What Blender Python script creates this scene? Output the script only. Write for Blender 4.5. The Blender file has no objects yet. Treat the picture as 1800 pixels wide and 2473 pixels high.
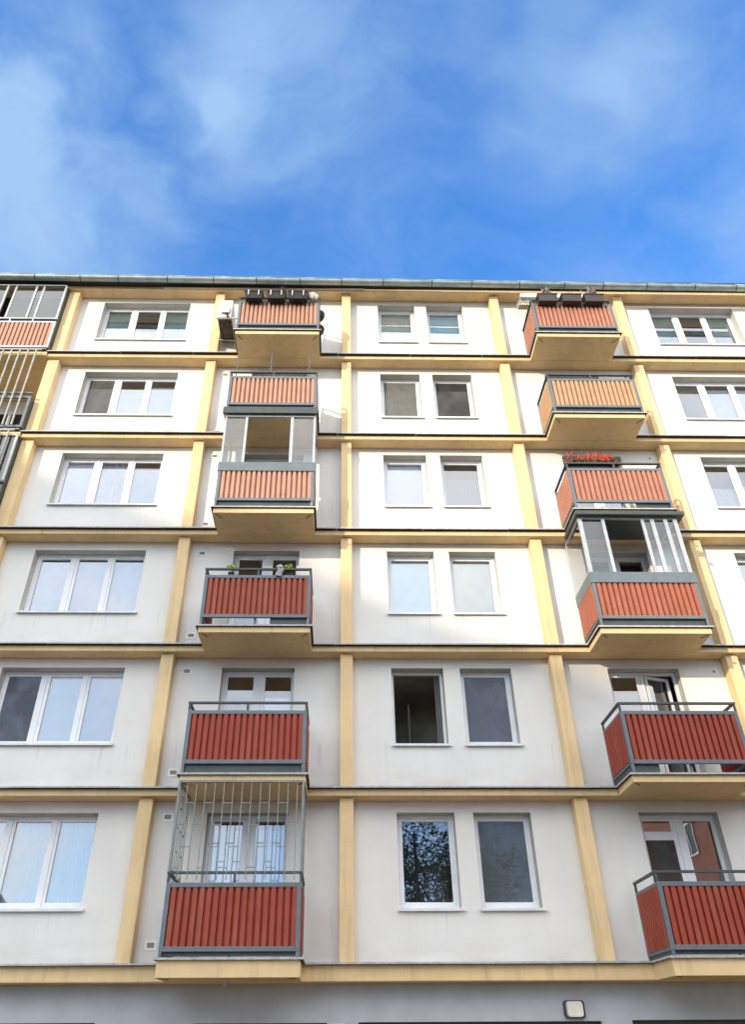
import bpy, math, random
from mathutils import Vector, Matrix
random.seed(7)
R = math.radians
scene = bpy.context.scene
COL = scene.collection

# ---------------------------------------------------------------- camera
cd = bpy.data.cameras.new('camera')
cam = bpy.data.objects.new('camera', cd)
COL.objects.link(cam)
PITCH, YAW, ROLL = 0.621382, 0.0197624, -0.0061833
fw = Vector((math.sin(YAW)*math.cos(PITCH), math.cos(YAW)*math.cos(PITCH), math.sin(PITCH)))
rt = Vector((math.cos(YAW), -math.sin(YAW), 0))
up = rt.cross(fw)
cr, sr = math.cos(ROLL), math.sin(ROLL)
rt2, up2 = rt*cr + up*sr, up*cr - rt*sr
M = Matrix((rt2, up2, -fw)).transposed().to_4x4()
M.translation = Vector((-0.13942, -14.34338, 1.59783))
cam.matrix_world = M
cd.sensor_fit = 'VERTICAL'
cd.sensor_height = 24.0
cd.lens = 24.0*1840.0/2473.0
cd.shift_x = 0.0198
cd.shift_y = 0.0003
cd.clip_end = 3000
scene.camera = cam

# ---------------------------------------------------------------- light
TA, TP = 0.78, 0.335                       # shadow run: right and down per metre of projection
SUN = Vector((-TA, -1.0, TP)).normalized()
SUN_EL = math.asin(SUN.z)
SUN_AZ = math.atan2(SUN.x, SUN.y)          # from +Y, clockwise
sl = bpy.data.lights.new('sun', 'SUN')
sl.energy = 2.35
sl.angle = R(0.55)
sl.color = (1.0, 0.87, 0.66)
so = bpy.data.objects.new('sun', sl)
COL.objects.link(so)
so.rotation_euler = SUN.to_track_quat('Z', 'Y').to_euler()
so.location = (-20, -40, 30)

scene.view_settings.view_transform = 'Standard'
scene.view_settings.look = 'None'
scene.view_settings.exposure = 0.75
scene.view_settings.gamma = 1.0

world = bpy.data.worlds.new('World')
scene.world = world
world.use_nodes = True
wn, wl = world.node_tree.nodes, world.node_tree.links
wn.clear()
class NT:
    """tiny node helper"""
    def __init__(s, tree): s.n, s.l = tree.nodes, tree.links
    def new(s, t, **kw):
        o = s.n.new(t)
        for k, v in kw.items(): setattr(o, k, v)
        return o
    def put(s, sock, v):
        if hasattr(v, 'is_output') or isinstance(v, bpy.types.NodeSocket): s.l.new(v, sock)
        elif isinstance(v, (tuple, list)) and len(v) == 3 and sock.type == 'RGBA': sock.default_value = (*v, 1)
        else: sock.default_value = v
    def math(s, op, a, b=0.0, c=None, clamp=False):
        o = s.new('ShaderNodeMath', operation=op, use_clamp=clamp)
        s.put(o.inputs[0], a); s.put(o.inputs[1], b)
        if c is not None: s.put(o.inputs[2], c)
        return o.outputs[0]
    def noise(s, vec, scale, detail=4, rough=0.55, dist=0.0):
        o = s.new('ShaderNodeTexNoise')
        if vec is not None: s.put(o.inputs['Vector'], vec)
        o.inputs['Scale'].default_value = scale; o.inputs['Detail'].default_value = detail
        o.inputs['Roughness'].default_value = rough; o.inputs['Distortion'].default_value = dist
        return o.outputs['Fac']
    def ramp(s, v, a, b, c=0.0, d=1.0):
        o = s.new('ShaderNodeMapRange'); o.interpolation_type = 'SMOOTHSTEP'
        s.put(o.inputs[0], v)
        for i, x in enumerate((a, b, c, d)): o.inputs[i+1].default_value = x
        return o.outputs[0]
    def mix(s, f, a, b, mode='MIX'):
        o = s.new('ShaderNodeMix', data_type='RGBA', blend_type=mode)
        s.put(o.inputs[0], f); s.put(o.inputs[6], a); s.put(o.inputs[7], b)
        return o.outputs[2]
    def vmap(s, vec, scale=(1, 1, 1), rot=(0, 0, 0)):
        o = s.new('ShaderNodeMapping'); s.put(o.inputs[0], vec)
        o.inputs['Scale'].default_value = scale; o.inputs['Rotation'].default_value = rot
        return o.outputs[0]
    def sep(s, vec):
        o = s.new('ShaderNodeSeparateXYZ'); s.put(o.inputs[0], vec); return o.outputs

def pix_dir(u, v):                          # a direction of the world, used to set where a cloud hangs in the sky
    return (fw + rt2*((u-851.1)/1840) - up2*((v-1237.3)/1840)).normalized()

t = NT(world.node_tree)
out = t.new('ShaderNodeOutputWorld')
bg = t.new('ShaderNodeBackground')
t.l.new(bg.outputs[0], out.inputs[0])
sky = t.new('ShaderNodeTexSky', sky_type='NISHITA')
sky.sun_disc = False
sky.sun_elevation = SUN_EL
sky.sun_rotation = SUN_AZ
sky.altitude = 150; sky.air_density = 1.0; sky.dust_density = 0.6; sky.ozone_density = 3.0
co = t.new('ShaderNodeTexCoord').outputs['Generated']
clear = t.mix(1.0, sky.outputs[0], (.94, 1.92, 2.82), 'MULTIPLY')
# thin cloud veils at fixed places in the sky: (direction, size, amount)
def blob(dv, size, amt):
    d = t.new('ShaderNodeVectorMath', operation='DOT_PRODUCT')
    t.l.new(warp, d.inputs[0]); d.inputs[1].default_value = dv
    return t.ramp(d.outputs['Value'], math.cos(size), 1.0, 0.0, amt)
wz = t.new('ShaderNodeTexNoise'); t.l.new(co, wz.inputs['Vector'])
wz.inputs['Scale'].default_value = 3.2; wz.inputs['Detail'].default_value = 4
w2 = t.new('ShaderNodeVectorMath', operation='MULTIPLY_ADD')
t.l.new(wz.outputs['Color'], w2.inputs[0]); w2.inputs[1].default_value = (0.26,)*3; w2.inputs[2].default_value = (-0.13,)*3
w3 = t.new('ShaderNodeVectorMath', operation='ADD')
t.l.new(co, w3.inputs[0]); t.l.new(w2.outputs[0], w3.inputs[1])
w4 = t.new('ShaderNodeVectorMath', operation='NORMALIZE'); t.l.new(w3.outputs[0], w4.inputs[0])
warp = w4.outputs[0]
veil = None
for u, v, size, amt in ((-70, 500, .18, 1.0), (30, 60, .12, .45), (540, 60, .15, .34), (720, 190, .15, .40), (1010, 120, .12, .22), (420, 330, .13, .42),
                        (330, 590, .12, .5), (1440, 40, .09, .34), (1490, 170, .07, .32), (1310, 290, .10, .40),
                        (820, 540, .12, .28), (1650, 560, .20, .42), (1760, 60, .12, .35), (560, 640, .08, .25),
                        (1080, 640, .12, .26), (180, 250, .1, .2)):
    b = blob(pix_dir(u, v), size, amt)
    veil = b if veil is None else t.math('ADD', veil, b)
soft = t.noise(t.vmap(warp, (1.0, 1.0, 1.0), (0.3, 0.5, 0.9)), 4.2, 6, 0.56, 0.2)
# long combed wisps that cross the sky on a slant
comb = t.noise(t.vmap(warp, (1.6, 4.6, 3.0), (0.35, -0.45, 0.55)), 2.6, 7, 0.58, 0.0)
front = t.math('MULTIPLY', veil, t.ramp(soft, 0.32, 0.68, 0.12, 1.30))
front = t.math('ADD', front, t.ramp(comb, 0.38, 0.74, 0.0, 0.26))
front = t.math('ADD', front, t.ramp(soft, 0.32, 0.68, 0.0, 0.26))
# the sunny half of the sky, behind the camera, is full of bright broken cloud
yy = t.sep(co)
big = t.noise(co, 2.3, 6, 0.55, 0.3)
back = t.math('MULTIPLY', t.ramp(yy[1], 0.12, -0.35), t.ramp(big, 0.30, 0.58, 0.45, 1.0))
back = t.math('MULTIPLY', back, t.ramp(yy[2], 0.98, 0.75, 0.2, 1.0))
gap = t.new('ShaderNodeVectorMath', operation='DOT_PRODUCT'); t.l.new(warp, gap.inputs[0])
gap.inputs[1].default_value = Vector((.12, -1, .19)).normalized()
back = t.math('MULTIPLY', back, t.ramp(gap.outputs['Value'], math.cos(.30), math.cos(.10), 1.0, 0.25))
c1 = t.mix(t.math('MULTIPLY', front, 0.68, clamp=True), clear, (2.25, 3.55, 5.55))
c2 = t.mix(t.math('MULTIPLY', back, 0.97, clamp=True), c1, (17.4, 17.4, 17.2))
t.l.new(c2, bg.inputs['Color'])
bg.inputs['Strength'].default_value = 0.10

# ---------------------------------------------------------------- helpers
class MB:
    """collects shapes and links them as one mesh object"""
    def __init__(s): s.v, s.f, s.m, s.sm = [], [], [], []
    def face(s, pts, mi=0, smooth=False):
        i = len(s.v); s.v += [tuple(p) for p in pts]
        s.f.append(tuple(range(i, i+len(pts)))); s.m.append(mi); s.sm.append(smooth)
    def box(s, x0, x1, y0, y1, z0, z1, mi=0, bottom=None):
        i = len(s.v)
        s.v += [(x0,y0,z0),(x1,y0,z0),(x1,y1,z0),(x0,y1,z0),(x0,y0,z1),(x1,y0,z1),(x1,y1,z1),(x0,y1,z1)]
        for k, q in enumerate(((0,3,2,1),(4,5,6,7),(0,1,5,4),(1,2,6,5),(2,3,7,6),(3,0,4,7))):
            s.f.append(tuple(i+a for a in q)); s.m.append(bottom if (k == 0 and bottom is not None) else mi); s.sm.append(False)
    def tube(s, p, q, r, n=8, mi=0, r2=None):
        p, q = Vector(p), Vector(q); d = (q-p).normalized()
        a = d.cross(Vector((0,0,1))) if abs(d.z) < .9 else d.cross(Vector((1,0,0)))
        a.normalize(); b = d.cross(a); r2 = r if r2 is None else r2; i = len(s.v)
        for c, rr in ((p, r), (q, r2)):
            for k in range(n):
                w = 2*math.pi*k/n; s.v.append(tuple(c + a*rr*math.cos(w) + b*rr*math.sin(w)))
        for k in range(n):
            k2 = (k+1) % n
            s.f.append((i+k, i+n+k, i+n+k2, i+k2)); s.m.append(mi); s.sm.append(True)
        s.f.append(tuple(i+k for k in range(n))); s.m.append(mi); s.sm.append(False)
        s.f.append(tuple(i+n+k for k in reversed(range(n)))); s.m.append(mi); s.sm.append(False)
    def bar(s, p, q, w, h=None, mi=0):
        """square bar between two points"""
        h = h or w; p, q = Vector(p), Vector(q); d = (q-p).normalized()
        a = d.cross(Vector((0,0,1))) if abs(d.z) < .9 else d.cross(Vector((0,1,0)))
        a.normalize(); b = d.cross(a); i = len(s.v)
        for c in (p, q):
            for x, y in ((-1,-1),(1,-1),(1,1),(-1,1)): s.v.append(tuple(c + a*x*w/2 + b*y*h/2))
        for q4 in ((0,1,2,3),(7,6,5,4),(0,4,5,1),(1,5,6,2),(2,6,7,3),(3,7,4,0)):
            s.f.append(tuple(i+k for k in q4)); s.m.append(mi); s.sm.append(False)
    def frame(s, x0, x1, z0, z1, y0, y1, w, wb=None, wt=None, mi=0):
        """rectangular frame in the xz plane, butted at the corners"""
        wb = w if wb is None else wb; wt = w if wt is None else wt
        s.box(x0, x0+w, y0, y1, z0, z1, mi); s.box(x1-w, x1, y0, y1, z0, z1, mi)
        s.box(x0+w, x1-w, y0, y1, z0, z0+wb, mi); s.box(x0+w, x1-w, y0, y1, z1-wt, z1, mi)
    def blob(s, c, r, n=8, mi=0, jit=0.0):
        i = len(s.v); c = Vector(c); m = max(3, n//2)
        rr = r if isinstance(r, (tuple, list)) else (r, r, r)
        for a in range(m+1):
            th = math.pi*a/m
            for k in range(n):
                ph = 2*math.pi*k/n; j = 1+random.uniform(-jit, jit)
                s.v.append((c.x+rr[0]*j*math.sin(th)*math.cos(ph), c.y+rr[1]*j*math.sin(th)*math.sin(ph), c.z+rr[2]*j*math.cos(th)))
        for a in range(m):
            for k in range(n):
                k2 = (k+1) % n
                s.f.append((i+a*n+k, i+(a+1)*n+k, i+(a+1)*n+k2, i+a*n+k2)); s.m.append(mi); s.sm.append(True)
    def leaf(s, c, size, mi=0):
        c = Vector(c); d = Vector((random.gauss(0,1), random.gauss(0,1), random.gauss(0,1))).normalized()
        e = d.orthogonal().normalized(); e = Matrix.Rotation(random.uniform(0,6.28), 3, d) @ e; g = d.cross(e)
        s.face([c - e*size, c + g*size*.45, c + e*size, c - g*size*.45], mi)
    def build(s, name, mats, parent=None, bevel=0.0, loc=(0,0,0)):
        me = bpy.data.meshes.new(name); L = Vector(loc)
        me.from_pydata([tuple(Vector(p)-L) for p in s.v], [], s.f)
        for m in (mats if isinstance(mats, (list, tuple)) else [mats]): me.materials.append(m)
        me.polygons.foreach_set('material_index', s.m)
        me.polygons.foreach_set('use_smooth', s.sm)
        me.update()
        o = bpy.data.objects.new(name, me); COL.objects.link(o)
        o.location = loc
        if parent is not None: o.parent = parent
        if bevel:
            b = o.modifiers.new('bevel', 'BEVEL'); b.width = bevel; b.segments = 2; b.limit_method = 'ANGLE'
        return o

def tag(o, label=None, cat=None, group=None, kind=None):
    if label: o['label'] = label
    if cat: o['category'] = cat
    if group: o['group'] = group
    if kind: o['kind'] = kind
    return o
def thing(name, loc, label, cat, group=None):
    o = bpy.data.objects.new(name, None); COL.objects.link(o); o.location = loc
    o.empty_display_size = .2
    return tag(o, label, cat, group)

# ---------------------------------------------------------------- materials
def mat(name, col, rough=0.7, metal=0.0, var=0.10, vscale=3.0, bump=0.0, bscale=120.0, fine=0.0, spec=0.5, extra=None, coat=0.0):
    m = bpy.data.materials.new(name); m.use_nodes = True
    t = NT(m.node_tree); b = t.n['Principled BSDF']
    pos = t.new('ShaderNodeNewGeometry').outputs['Position']
    n1 = t.noise(pos, vscale, 5, 0.6)
    f = t.ramp(n1, 0.3, 0.7, 1-var, 1+var)
    c = t.mix(1.0, (*col,), (1, 1, 1), 'MULTIPLY')
    vm = t.new('ShaderNodeVectorMath', operation='SCALE'); t.l.new(c, vm.inputs[0]); t.l.new(f, vm.inputs['Scale'])
    c = vm.outputs[0]
    if fine:
        n2 = t.noise(pos, bscale*1.3, 2, 0.5)
        v2 = t.new('ShaderNodeVectorMath', operation='SCALE'); t.l.new(c, v2.inputs[0])
        t.l.new(t.ramp(n2, 0.3, 0.7, 1-fine, 1+fine), v2.inputs['Scale']); c = v2.outputs[0]
    if extra: c = extra(t, pos, c)
    t.put(b.inputs['Base Color'], c)
    b.inputs['Roughness'].default_value = rough; b.inputs['Metallic'].default_value = metal
    b.inputs['Specular IOR Level'].default_value = spec
    if coat: b.inputs['Coat Weight'].default_value = coat
    if bump:
        bp = t.new('ShaderNodeBump'); bp.inputs['Strength'].default_value = bump; bp.inputs['Distance'].default_value = 0.004
        t.l.new(t.noise(pos, bscale, 4, 0.65), bp.inputs['Height']); t.l.new(bp.outputs[0], b.inputs['Normal'])
    return m

def facade_dirt(t, pos, c):
    x, y, z = t.sep(pos)
    fl = t.math('FRACT', t.math('DIVIDE', t.math('SUBTRACT', z, 2.6), 2.8))       # 0 just on each ledge
    h = t.math('MULTIPLY', fl, 2.8)
    splash = t.math('MULTIPLY', t.ramp(h, 0.75, 0.12), t.ramp(t.noise(t.vmap(pos, (.9, .9, 2.5)), 1.3, 4), 0.30, 0.70))
    c = t.mix(t.math('MULTIPLY', splash, 0.5), c, (0.48, 0.40, 0.32))
    run = t.noise(t.vmap(pos, (5.5, 5.5, .30)), 1.0, 5, 0.6)
    c = t.mix(t.math('MULTIPLY', t.ramp(run, 0.50, 0.78), 0.07), c, (0.42, 0.39, 0.36))
    sill = t.noise(t.vmap(pos, (11, 11, .25)), 1.0, 3, 0.6)
    under = t.math('MULTIPLY', t.ramp(h, 0.35, 0.95), t.ramp(h, 1.10, 1.02))
    c = t.mix(t.math('MULTIPLY', t.math('MULTIPLY', under, t.ramp(sill, 0.56, 0.74)), 0.30), c, (0.36, 0.33, 0.29))
    patch = t.noise(pos, 0.55, 4, 0.6)
    return t.mix(t.math('MULTIPLY', t.ramp(patch, 0.46, 0.72), 0.13), c, (0.52, 0.49, 0.46))
def band_dirt(t, pos, c):
    run = t.noise(t.vmap(pos, (6, 6, .5)), 1.0, 5, 0.65)
    c = t.mix(t.math('MULTIPLY', t.ramp(run, 0.48, 0.78), 0.42), c, (0.40, 0.29, 0.16))
    p = t.noise(pos, 1.1, 4, 0.6)
    return t.mix(t.math('MULTIPLY', t.ramp(p, 0.5, 0.75), 0.22), c, (0.58, 0.47, 0.32))
def rust_runs(t, pos, c):
    n = t.noise(t.vmap(pos, (14, 14, .9)), 1.0, 4, 0.6)
    return t.mix(t.math('MULTIPLY', t.ramp(n, 0.55, 0.8), 0.35), c, (0.12, 0.075, 0.05))
def panel_fade(t, pos, c):
    n = t.noise(t.vmap(pos, (7, 7, .7)), 1.0, 4, 0.6)
    c = t.mix(t.math('MULTIPLY', t.ramp(n, 0.45, 0.75), 0.20), c, (0.46, 0.24, 0.16))
    s = t.noise(t.vmap(pos, (9, 9, 6)), 1.6, 3, 0.7)
    return t.mix(t.math('MULTIPLY', t.ramp(s, 0.66, 0.76), 0.6), c, (0.07, 0.03, 0.025))

M_WALL = mat('cream_stucco', (.755, .73, .685), .92, var=.035, vscale=.8, bump=.55, bscale=95, fine=.05, spec=.2, extra=facade_dirt)
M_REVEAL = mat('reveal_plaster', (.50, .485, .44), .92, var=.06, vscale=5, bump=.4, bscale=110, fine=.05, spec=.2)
M_YELLOW = mat('ochre_stucco', (.775, .57, .31), .92, var=.07, vscale=1.2, bump=.6, bscale=90, fine=.07, spec=.2, extra=band_dirt)
M_GROUNDWALL = mat('blue_grey_plaster', (.47, .49, .515), .9, var=.07, vscale=1.6, bump=.5, bscale=100, fine=.05, spec=.2)
M_FLASH = mat('weathered_flashing', (.42, .41, .39), .5, var=.2, vscale=9, extra=rust_runs)
M_UNDER = mat('dark_underside', (.028, .024, .02), .7, var=.2, vscale=6)  # darker colour for sheet undersides and the slab corner dashes
M_STEEL = mat('grey_blue_paint', (.125, .155, .172), .45, var=.10, vscale=7, bump=.1, bscale=60, extra=rust_runs)
M_STEELD = mat('dark_green_grey_paint', (.05, .062, .06), .5, var=.15, vscale=7)
M_ALU = mat('pale_aluminium', (.42, .435, .44), .38, metal=.3, var=.08, vscale=6)
M_RED = mat('red_corrugated_sheet', (.335, .060, .034), .6, var=.08, vscale=4, extra=panel_fade, spec=.25)
M_ORANGE = mat('faded_sunlit_sheet', (.45, .235, .15), .52, var=.08, vscale=4, extra=panel_fade, spec=.4)  # faded paint, lightened further by putting strong sunlight into the colour
M_BRICK = mat('brick_red_sheet', (.37, .115, .068), .55, var=.08, vscale=4, extra=panel_fade, spec=.25)  # red sheet again, its colour lightened for the sun on it
M_RUST = mat('rust_red_sheet', (.34, .078, .042), .58, var=.08, vscale=4, extra=panel_fade, spec=.25)
M_CORAL = mat('coral_faded_sunlit_sheet', (.43, .185, .12), .52, var=.08, vscale=4, extra=panel_fade, spec=.3)  # paler than its fading: sunlight is put into the colour
M_TAN = mat('tan_faded_sunlit_sheet', (.47, .28, .15), .55, var=.08, vscale=4, extra=panel_fade, spec=.4)  # fading and direct sun are both put into this colour
M_PVC = mat('white_pvc', (.80, .80, .81), .35, var=.03, vscale=3)
M_SILL = mat('white_metal_sill', (.72, .72, .72), .4, var=.08, vscale=5)
M_ROOM = mat('dim_room', (.36, .32, .27), .9, var=.25, vscale=1.5)
M_ZINC = mat('weathered_zinc', (.33, .40, .40), .42, metal=.4, var=.18, vscale=4, extra=rust_runs)
M_SOFFIT = mat('shade_dark_soffit', (.03, .026, .024), .8)  # near-black: the shade under the eaves is put into the colour
M_LATH = mat('cream_board', (.66, .60, .50), .7)
M_BLACK = mat('black_plastic', (.014, .015, .017), .75, var=.2)
M_BROWNBOX = mat('dark_brown_plastic', (.035, .024, .022), .5, var=.2)
M_DRY = mat('dry_stems', (.12, .055, .045), .9, var=.35, vscale=30)
M_PINK = mat('pale_pink_rosettes', (.52, .42, .40), .8, var=.25, vscale=20)
M_GREEN = mat('leaf_green', (.045, .085, .025), .6, var=.35, vscale=25)
M_DKGREEN = mat('dark_leaf_green', (.035, .045, .025), .7, var=.35, vscale=25)
M_LIME = mat('yellow_green_leaves', (.56, .60, .05), .6, var=.2, vscale=20)
M_GERANIUM = mat('geranium_red', (.70, .055, .018), .6, var=.2, vscale=30)
M_WHITE = mat('white_enamel', (.62, .61, .58), .4, var=.04)
M_ACDARK = mat('dark_metal_underside', (.10, .085, .06), .8, var=.35, vscale=7)  # darker brown than the casing, for its bottom face and ribs
M_GRILLE = mat('dull_bar_paint', (.24, .245, .23), .55, var=.15, vscale=8)
M_DULL = mat('dull_light_grey_paint', (.33, .34, .31), .6, var=.15, vscale=8, extra=rust_runs)
M_VENT = mat('vent_mesh', (.30, .27, .225), .8, var=.15, vscale=60)
M_VENTRIM = mat('vent_trim', (.82, .80, .76), .7)
M_LAMP = mat('opal_lamp_cover', (.80, .74, .62), .35)
M_NAVY = mat('navy_lamp_body', (.03, .045, .08), .4)
M_GLASSDARK = mat('dark_shop_glass', (.012, .012, .015), .1)
M_CLOTH = mat('pale_cloth', (.42, .42, .42), .85, var=.1)
M_STRAW = mat('straw_brown', (.46, .41, .32), .9, var=.35, vscale=30)

def glass(name, tint=(.92, .945, .945), gain=3.0, wav=0.0):
    m = bpy.data.materials.new(name); m.use_nodes = True
    t = NT(m.node_tree); t.n.clear()
    out = t.new('ShaderNodeOutputMaterial'); mx = t.new('ShaderNodeMixShader')
    fr = t.new('ShaderNodeFresnel'); fr.inputs['IOR'].default_value = 1.52
    tr = t.new('ShaderNodeBsdfTransparent'); tr.inputs[0].default_value = (*tint, 1)
    gl = t.new('ShaderNodeBsdfGlossy'); gl.inputs['Roughness'].default_value = 0.012; gl.inputs[0].default_value = (.97, .98, 1, 1)
    if wav:
        bp = t.new('ShaderNodeBump'); bp.inputs['Strength'].default_value = wav; bp.inputs['Distance'].default_value = .02
        pos = t.new('ShaderNodeNewGeometry').outputs['Position']
        t.l.new(t.noise(pos, 1.3, 2), bp.inputs['Height']); t.l.new(bp.outputs[0], gl.inputs['Normal'])
    t.l.new(t.math('MULTIPLY', fr.outputs[0], gain, clamp=True), mx.inputs[0])
    t.l.new(tr.outputs[0], mx.inputs[1]); t.l.new(gl.outputs[0], mx.inputs[2]); t.l.new(mx.outputs[0], out.inputs[0])
    return m
M_PANE = glass('window_glass', gain=4.8, wav=.05)
M_PANEB = glass('balcony_glass', (.80, .86, .88), gain=2.4, wav=.08)

_cm = {}
def cloth(col, rough=.9):
    k = tuple(col)
    if k not in _cm: _cm[k] = mat('blind_cloth', col, rough, var=.05, vscale=4)
    return _cm[k]

def screen(col):
    m = bpy.data.materials.new('insect_screen'); m.use_nodes = True; t = NT(m.node_tree); t.n.clear()
    out = t.new('ShaderNodeOutputMaterial'); mx = t.new('ShaderNodeMixShader')
    t.l.new(t.ramp(t.noise(t.vmap(t.new('ShaderNodeNewGeometry').outputs['Position'], (1.2, 1, .8)), 2.2, 4), .3, .7, .55, .86), mx.inputs[0])
    tr = t.new('ShaderNodeBsdfTransparent'); df = t.new('ShaderNodeBsdfDiffuse'); df.inputs[0].default_value = (*col, 1)
    t.l.new(tr.outputs[0], mx.inputs[1]); t.l.new(df.outputs[0], mx.inputs[2]); t.l.new(mx.outputs[0], out.inputs[0])
    return m

# ---------------------------------------------------------------- setting: ground and street
def ground():
    b = MB(); b.face([(-1500,-1500,0),(1500,-1500,0),(1500,1500,0),(-1500,1500,0)])
    tag(b.build('ground', mat('dry_lawn', (.10, .075, .03), .95, var=.3, vscale=.3)), kind='structure')
    b = MB(); b.box(-80, 80, -7.0, -0.02, 0.004, 0.14)
    tag(b.build('pavement', mat('concrete_paving', (.25, .17, .085), .9, var=.12, vscale=1.2)), kind='structure')
    b = MB(); b.face([(-80,-16.5,.006),(80,-16.5,.006),(80,-7.0,.006),(-80,-7.0,.006)])
    tag(b.build('road', mat('asphalt', (.06, .06, .062), .9, var=.2, vscale=2)), kind='structure')
ground()

# ---------------------------------------------------------------- the apartment building
BLD = thing('apartment_building', (0, 0, 0), 'cream six storey apartment block with ochre bands, pilasters and red corrugated balconies', 'building')
ZB = lambda k: 2.6 + 2.8*(k-1)             # underside of ledge k
PILX = [(-11.64, -11.39), (-7.86, -7.56), (-3.70, -3.45), (-.12, .13), (4.10, 4.35), (7.67, 7.92), (11.75, 12.0)]
X0, X1, DEPTH, TOP = -16.0, 17.0, 11.0, 19.5
W3 = [(-6.90, -4.45), (8.74, 11.19)]
WM = [(.91, 1.96), (2.30, 3.34)]
WD = [(-2.50, -1.04), (5.31, 6.76)]
LOG = (-11.39, -7.862)

def punched(b, x0, x1, z0, z1, holes, mi=0):
    """a wall face at y = 0 with rectangular openings"""
    xs = sorted({x0, x1, *[h[0] for h in holes], *[h[1] for h in holes]})
    zs = sorted({z0, z1, *[h[2] for h in holes], *[h[3] for h in holes]})
    for i in range(len(xs)-1):
        for j in range(len(zs)-1):
            cx, cz = (xs[i]+xs[i+1])/2, (zs[j]+zs[j+1])/2
            if any(h[0] < cx < h[1] and h[2] < cz < h[3] for h in holes): continue
            b.face([(xs[i],0,zs[j]),(xs[i+1],0,zs[j]),(xs[i+1],0,zs[j+1]),(xs[i],0,zs[j+1])], mi)
def reveal(b, x0, x1, z0, z1, d, mi=0):
    b.face([(x0,0,z0),(x0,0,z1),(x0,d,z1),(x0,d,z0)], mi); b.face([(x1,0,z1),(x1,0,z0),(x1,d,z0),(x1,d,z1)], mi)
    b.face([(x0,0,z1),(x1,0,z1),(x1,d,z1),(x0,d,z1)], mi); b.face([(x0,0,z0),(x0,d,z0),(x1,d,z0),(x1,0,z0)], mi)

holes, logs = [], []
for k in range(1, 7):
    z = ZB(k)
    for a, c in W3: holes.append((a, c, z+1.04, z+2.6))
    for a, c in WM: holes.append((a, c, z+1.03, z+2.6))
    for a, c in WD: holes.append((a, c, z+.2, z+2.6))
    logs.append((LOG[0], LOG[1], z+.12 if k > 1 else z+.2, z+2.8 if k < 6 else z+2.77))
b = MB()
punched(b, X0, X1, 2.6, TOP, holes+logs)
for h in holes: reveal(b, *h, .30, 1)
for l in logs:                              # the deep recess of a loggia
    b.face([(l[1],0,l[3]),(l[1],0,l[2]),(l[1],1.35,l[2]),(l[1],1.35,l[3])]); b.face([(l[0],0,l[2]),(l[0],0,l[3]),(l[0],1.35,l[3]),(l[0],1.35,l[2])])
    b.face([(l[0],1.35,l[2]),(l[1],1.35,l[2]),(l[1],1.35,l[3]),(l[0],1.35,l[3])])
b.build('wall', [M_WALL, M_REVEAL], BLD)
b = MB()                                    # rest of the shell: sides, rear
b.face([(X0,DEPTH,0),(X0,0,0),(X0,0,TOP),(X0,DEPTH,TOP)]); b.face([(X1,0,0),(X1,DEPTH,0),(X1,DEPTH,TOP),(X1,0,TOP)])
b.face([(X1,DEPTH,0),(X0,DEPTH,0),(X0,DEPTH,TOP),(X1,DEPTH,TOP)])
b.build('side_wall', M_WALL, BLD)

gh = [(-9.5,-3.92,.2,2.06), (-2.4,-.30,.2,2.045), (.19,4.03,.2,2.05), (4.51,9.5,.2,2.06)]
b = MB(); punched(b, X0, X1, 0, 2.6, gh)
for h in gh: reveal(b, *h, .3)
b.build('ground_floor_wall', M_GROUNDWALL, BLD)
for h in gh:
    b = MB(); n = max(2, round((h[1]-h[0])/1.2))
    b.frame(h[0], h[1], h[2], h[3], .12, .18, .06)
    for i in range(1, n): x = h[0]+(h[1]-h[0])*i/n; b.box(x-.025, x+.025, .125, .175, h[2]+.06, h[3]-.06)
    w = b.build('shop_window', M_STEELD, BLD)
    b = MB(); b.face([(h[0]+.05,.15,h[2]+.05),(h[1]-.05,.15,h[2]+.05),(h[1]-.05,.15,h[3]-.05),(h[0]+.05,.15,h[3]-.05)])
    b.build('pane', M_GLASSDARK, w)

# pilasters, ledges with their flashings, roof edge
for k in range(1, 7):
    zt = ZB(k)+(.12 if k > 1 else .2)
    for a, c in PILX:
        b = MB(); b.box(a, c, -.25, -.001, zt, ZB(k+1)-.002 if k < 6 else 19.368)
        b.build('pilaster', M_YELLOW, BLD, bevel=.012)
def run(b, k, x0, x1, y, z0, z1, mi=0): b.box(x0, x1, y, -.002, z0, z1, mi)
for k in range(1, 8):
    z0 = 2.57 if k == 1 else (19.37 if k == 7 else ZB(k)); z1 = ZB(k)+.12
    if k == 1: z1 = 2.80
    if k == 7: z1 = 19.49
    segs = [(X0, LOG[0]), (LOG[1], X1)] if 1 < k < 7 else [(X0, X1)]
    for s0, s1 in segs:
        b = MB(); b.box(s0, s1, -.35, -.002, z0, z1)
        led = b.build('ledge', M_YELLOW, BLD, bevel=.012)
        if k < 7:
            b = MB(); n = int((s1-s0)/2.0)+1                     # sheets of about two metres, lapped a little
            for i in range(n):
                xa, xb = s0+(s1-s0)*i/n, s0+(s1-s0)*(i+1)/n-.006
                dz = random.uniform(0, .006); dy = random.uniform(0, .012)
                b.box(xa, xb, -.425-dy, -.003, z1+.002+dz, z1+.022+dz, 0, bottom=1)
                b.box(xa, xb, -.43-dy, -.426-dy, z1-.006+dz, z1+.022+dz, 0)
            b.build('flashing', [M_FLASH, M_UNDER], led)
b = MB(); b.box(X0-.3, X1+.3, -.50, DEPTH+.4, 19.50, 19.60); b.box(X0-.3, X1+.3, -.36, DEPTH+.2, 19.602, 19.9)
b.build('roof', M_SOFFIT, BLD)
b = MB(); b.box(-5.2, .50, -.385, -.352, 19.40, 19.445); b.build('eaves_board', M_LATH, BLD)

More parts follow.
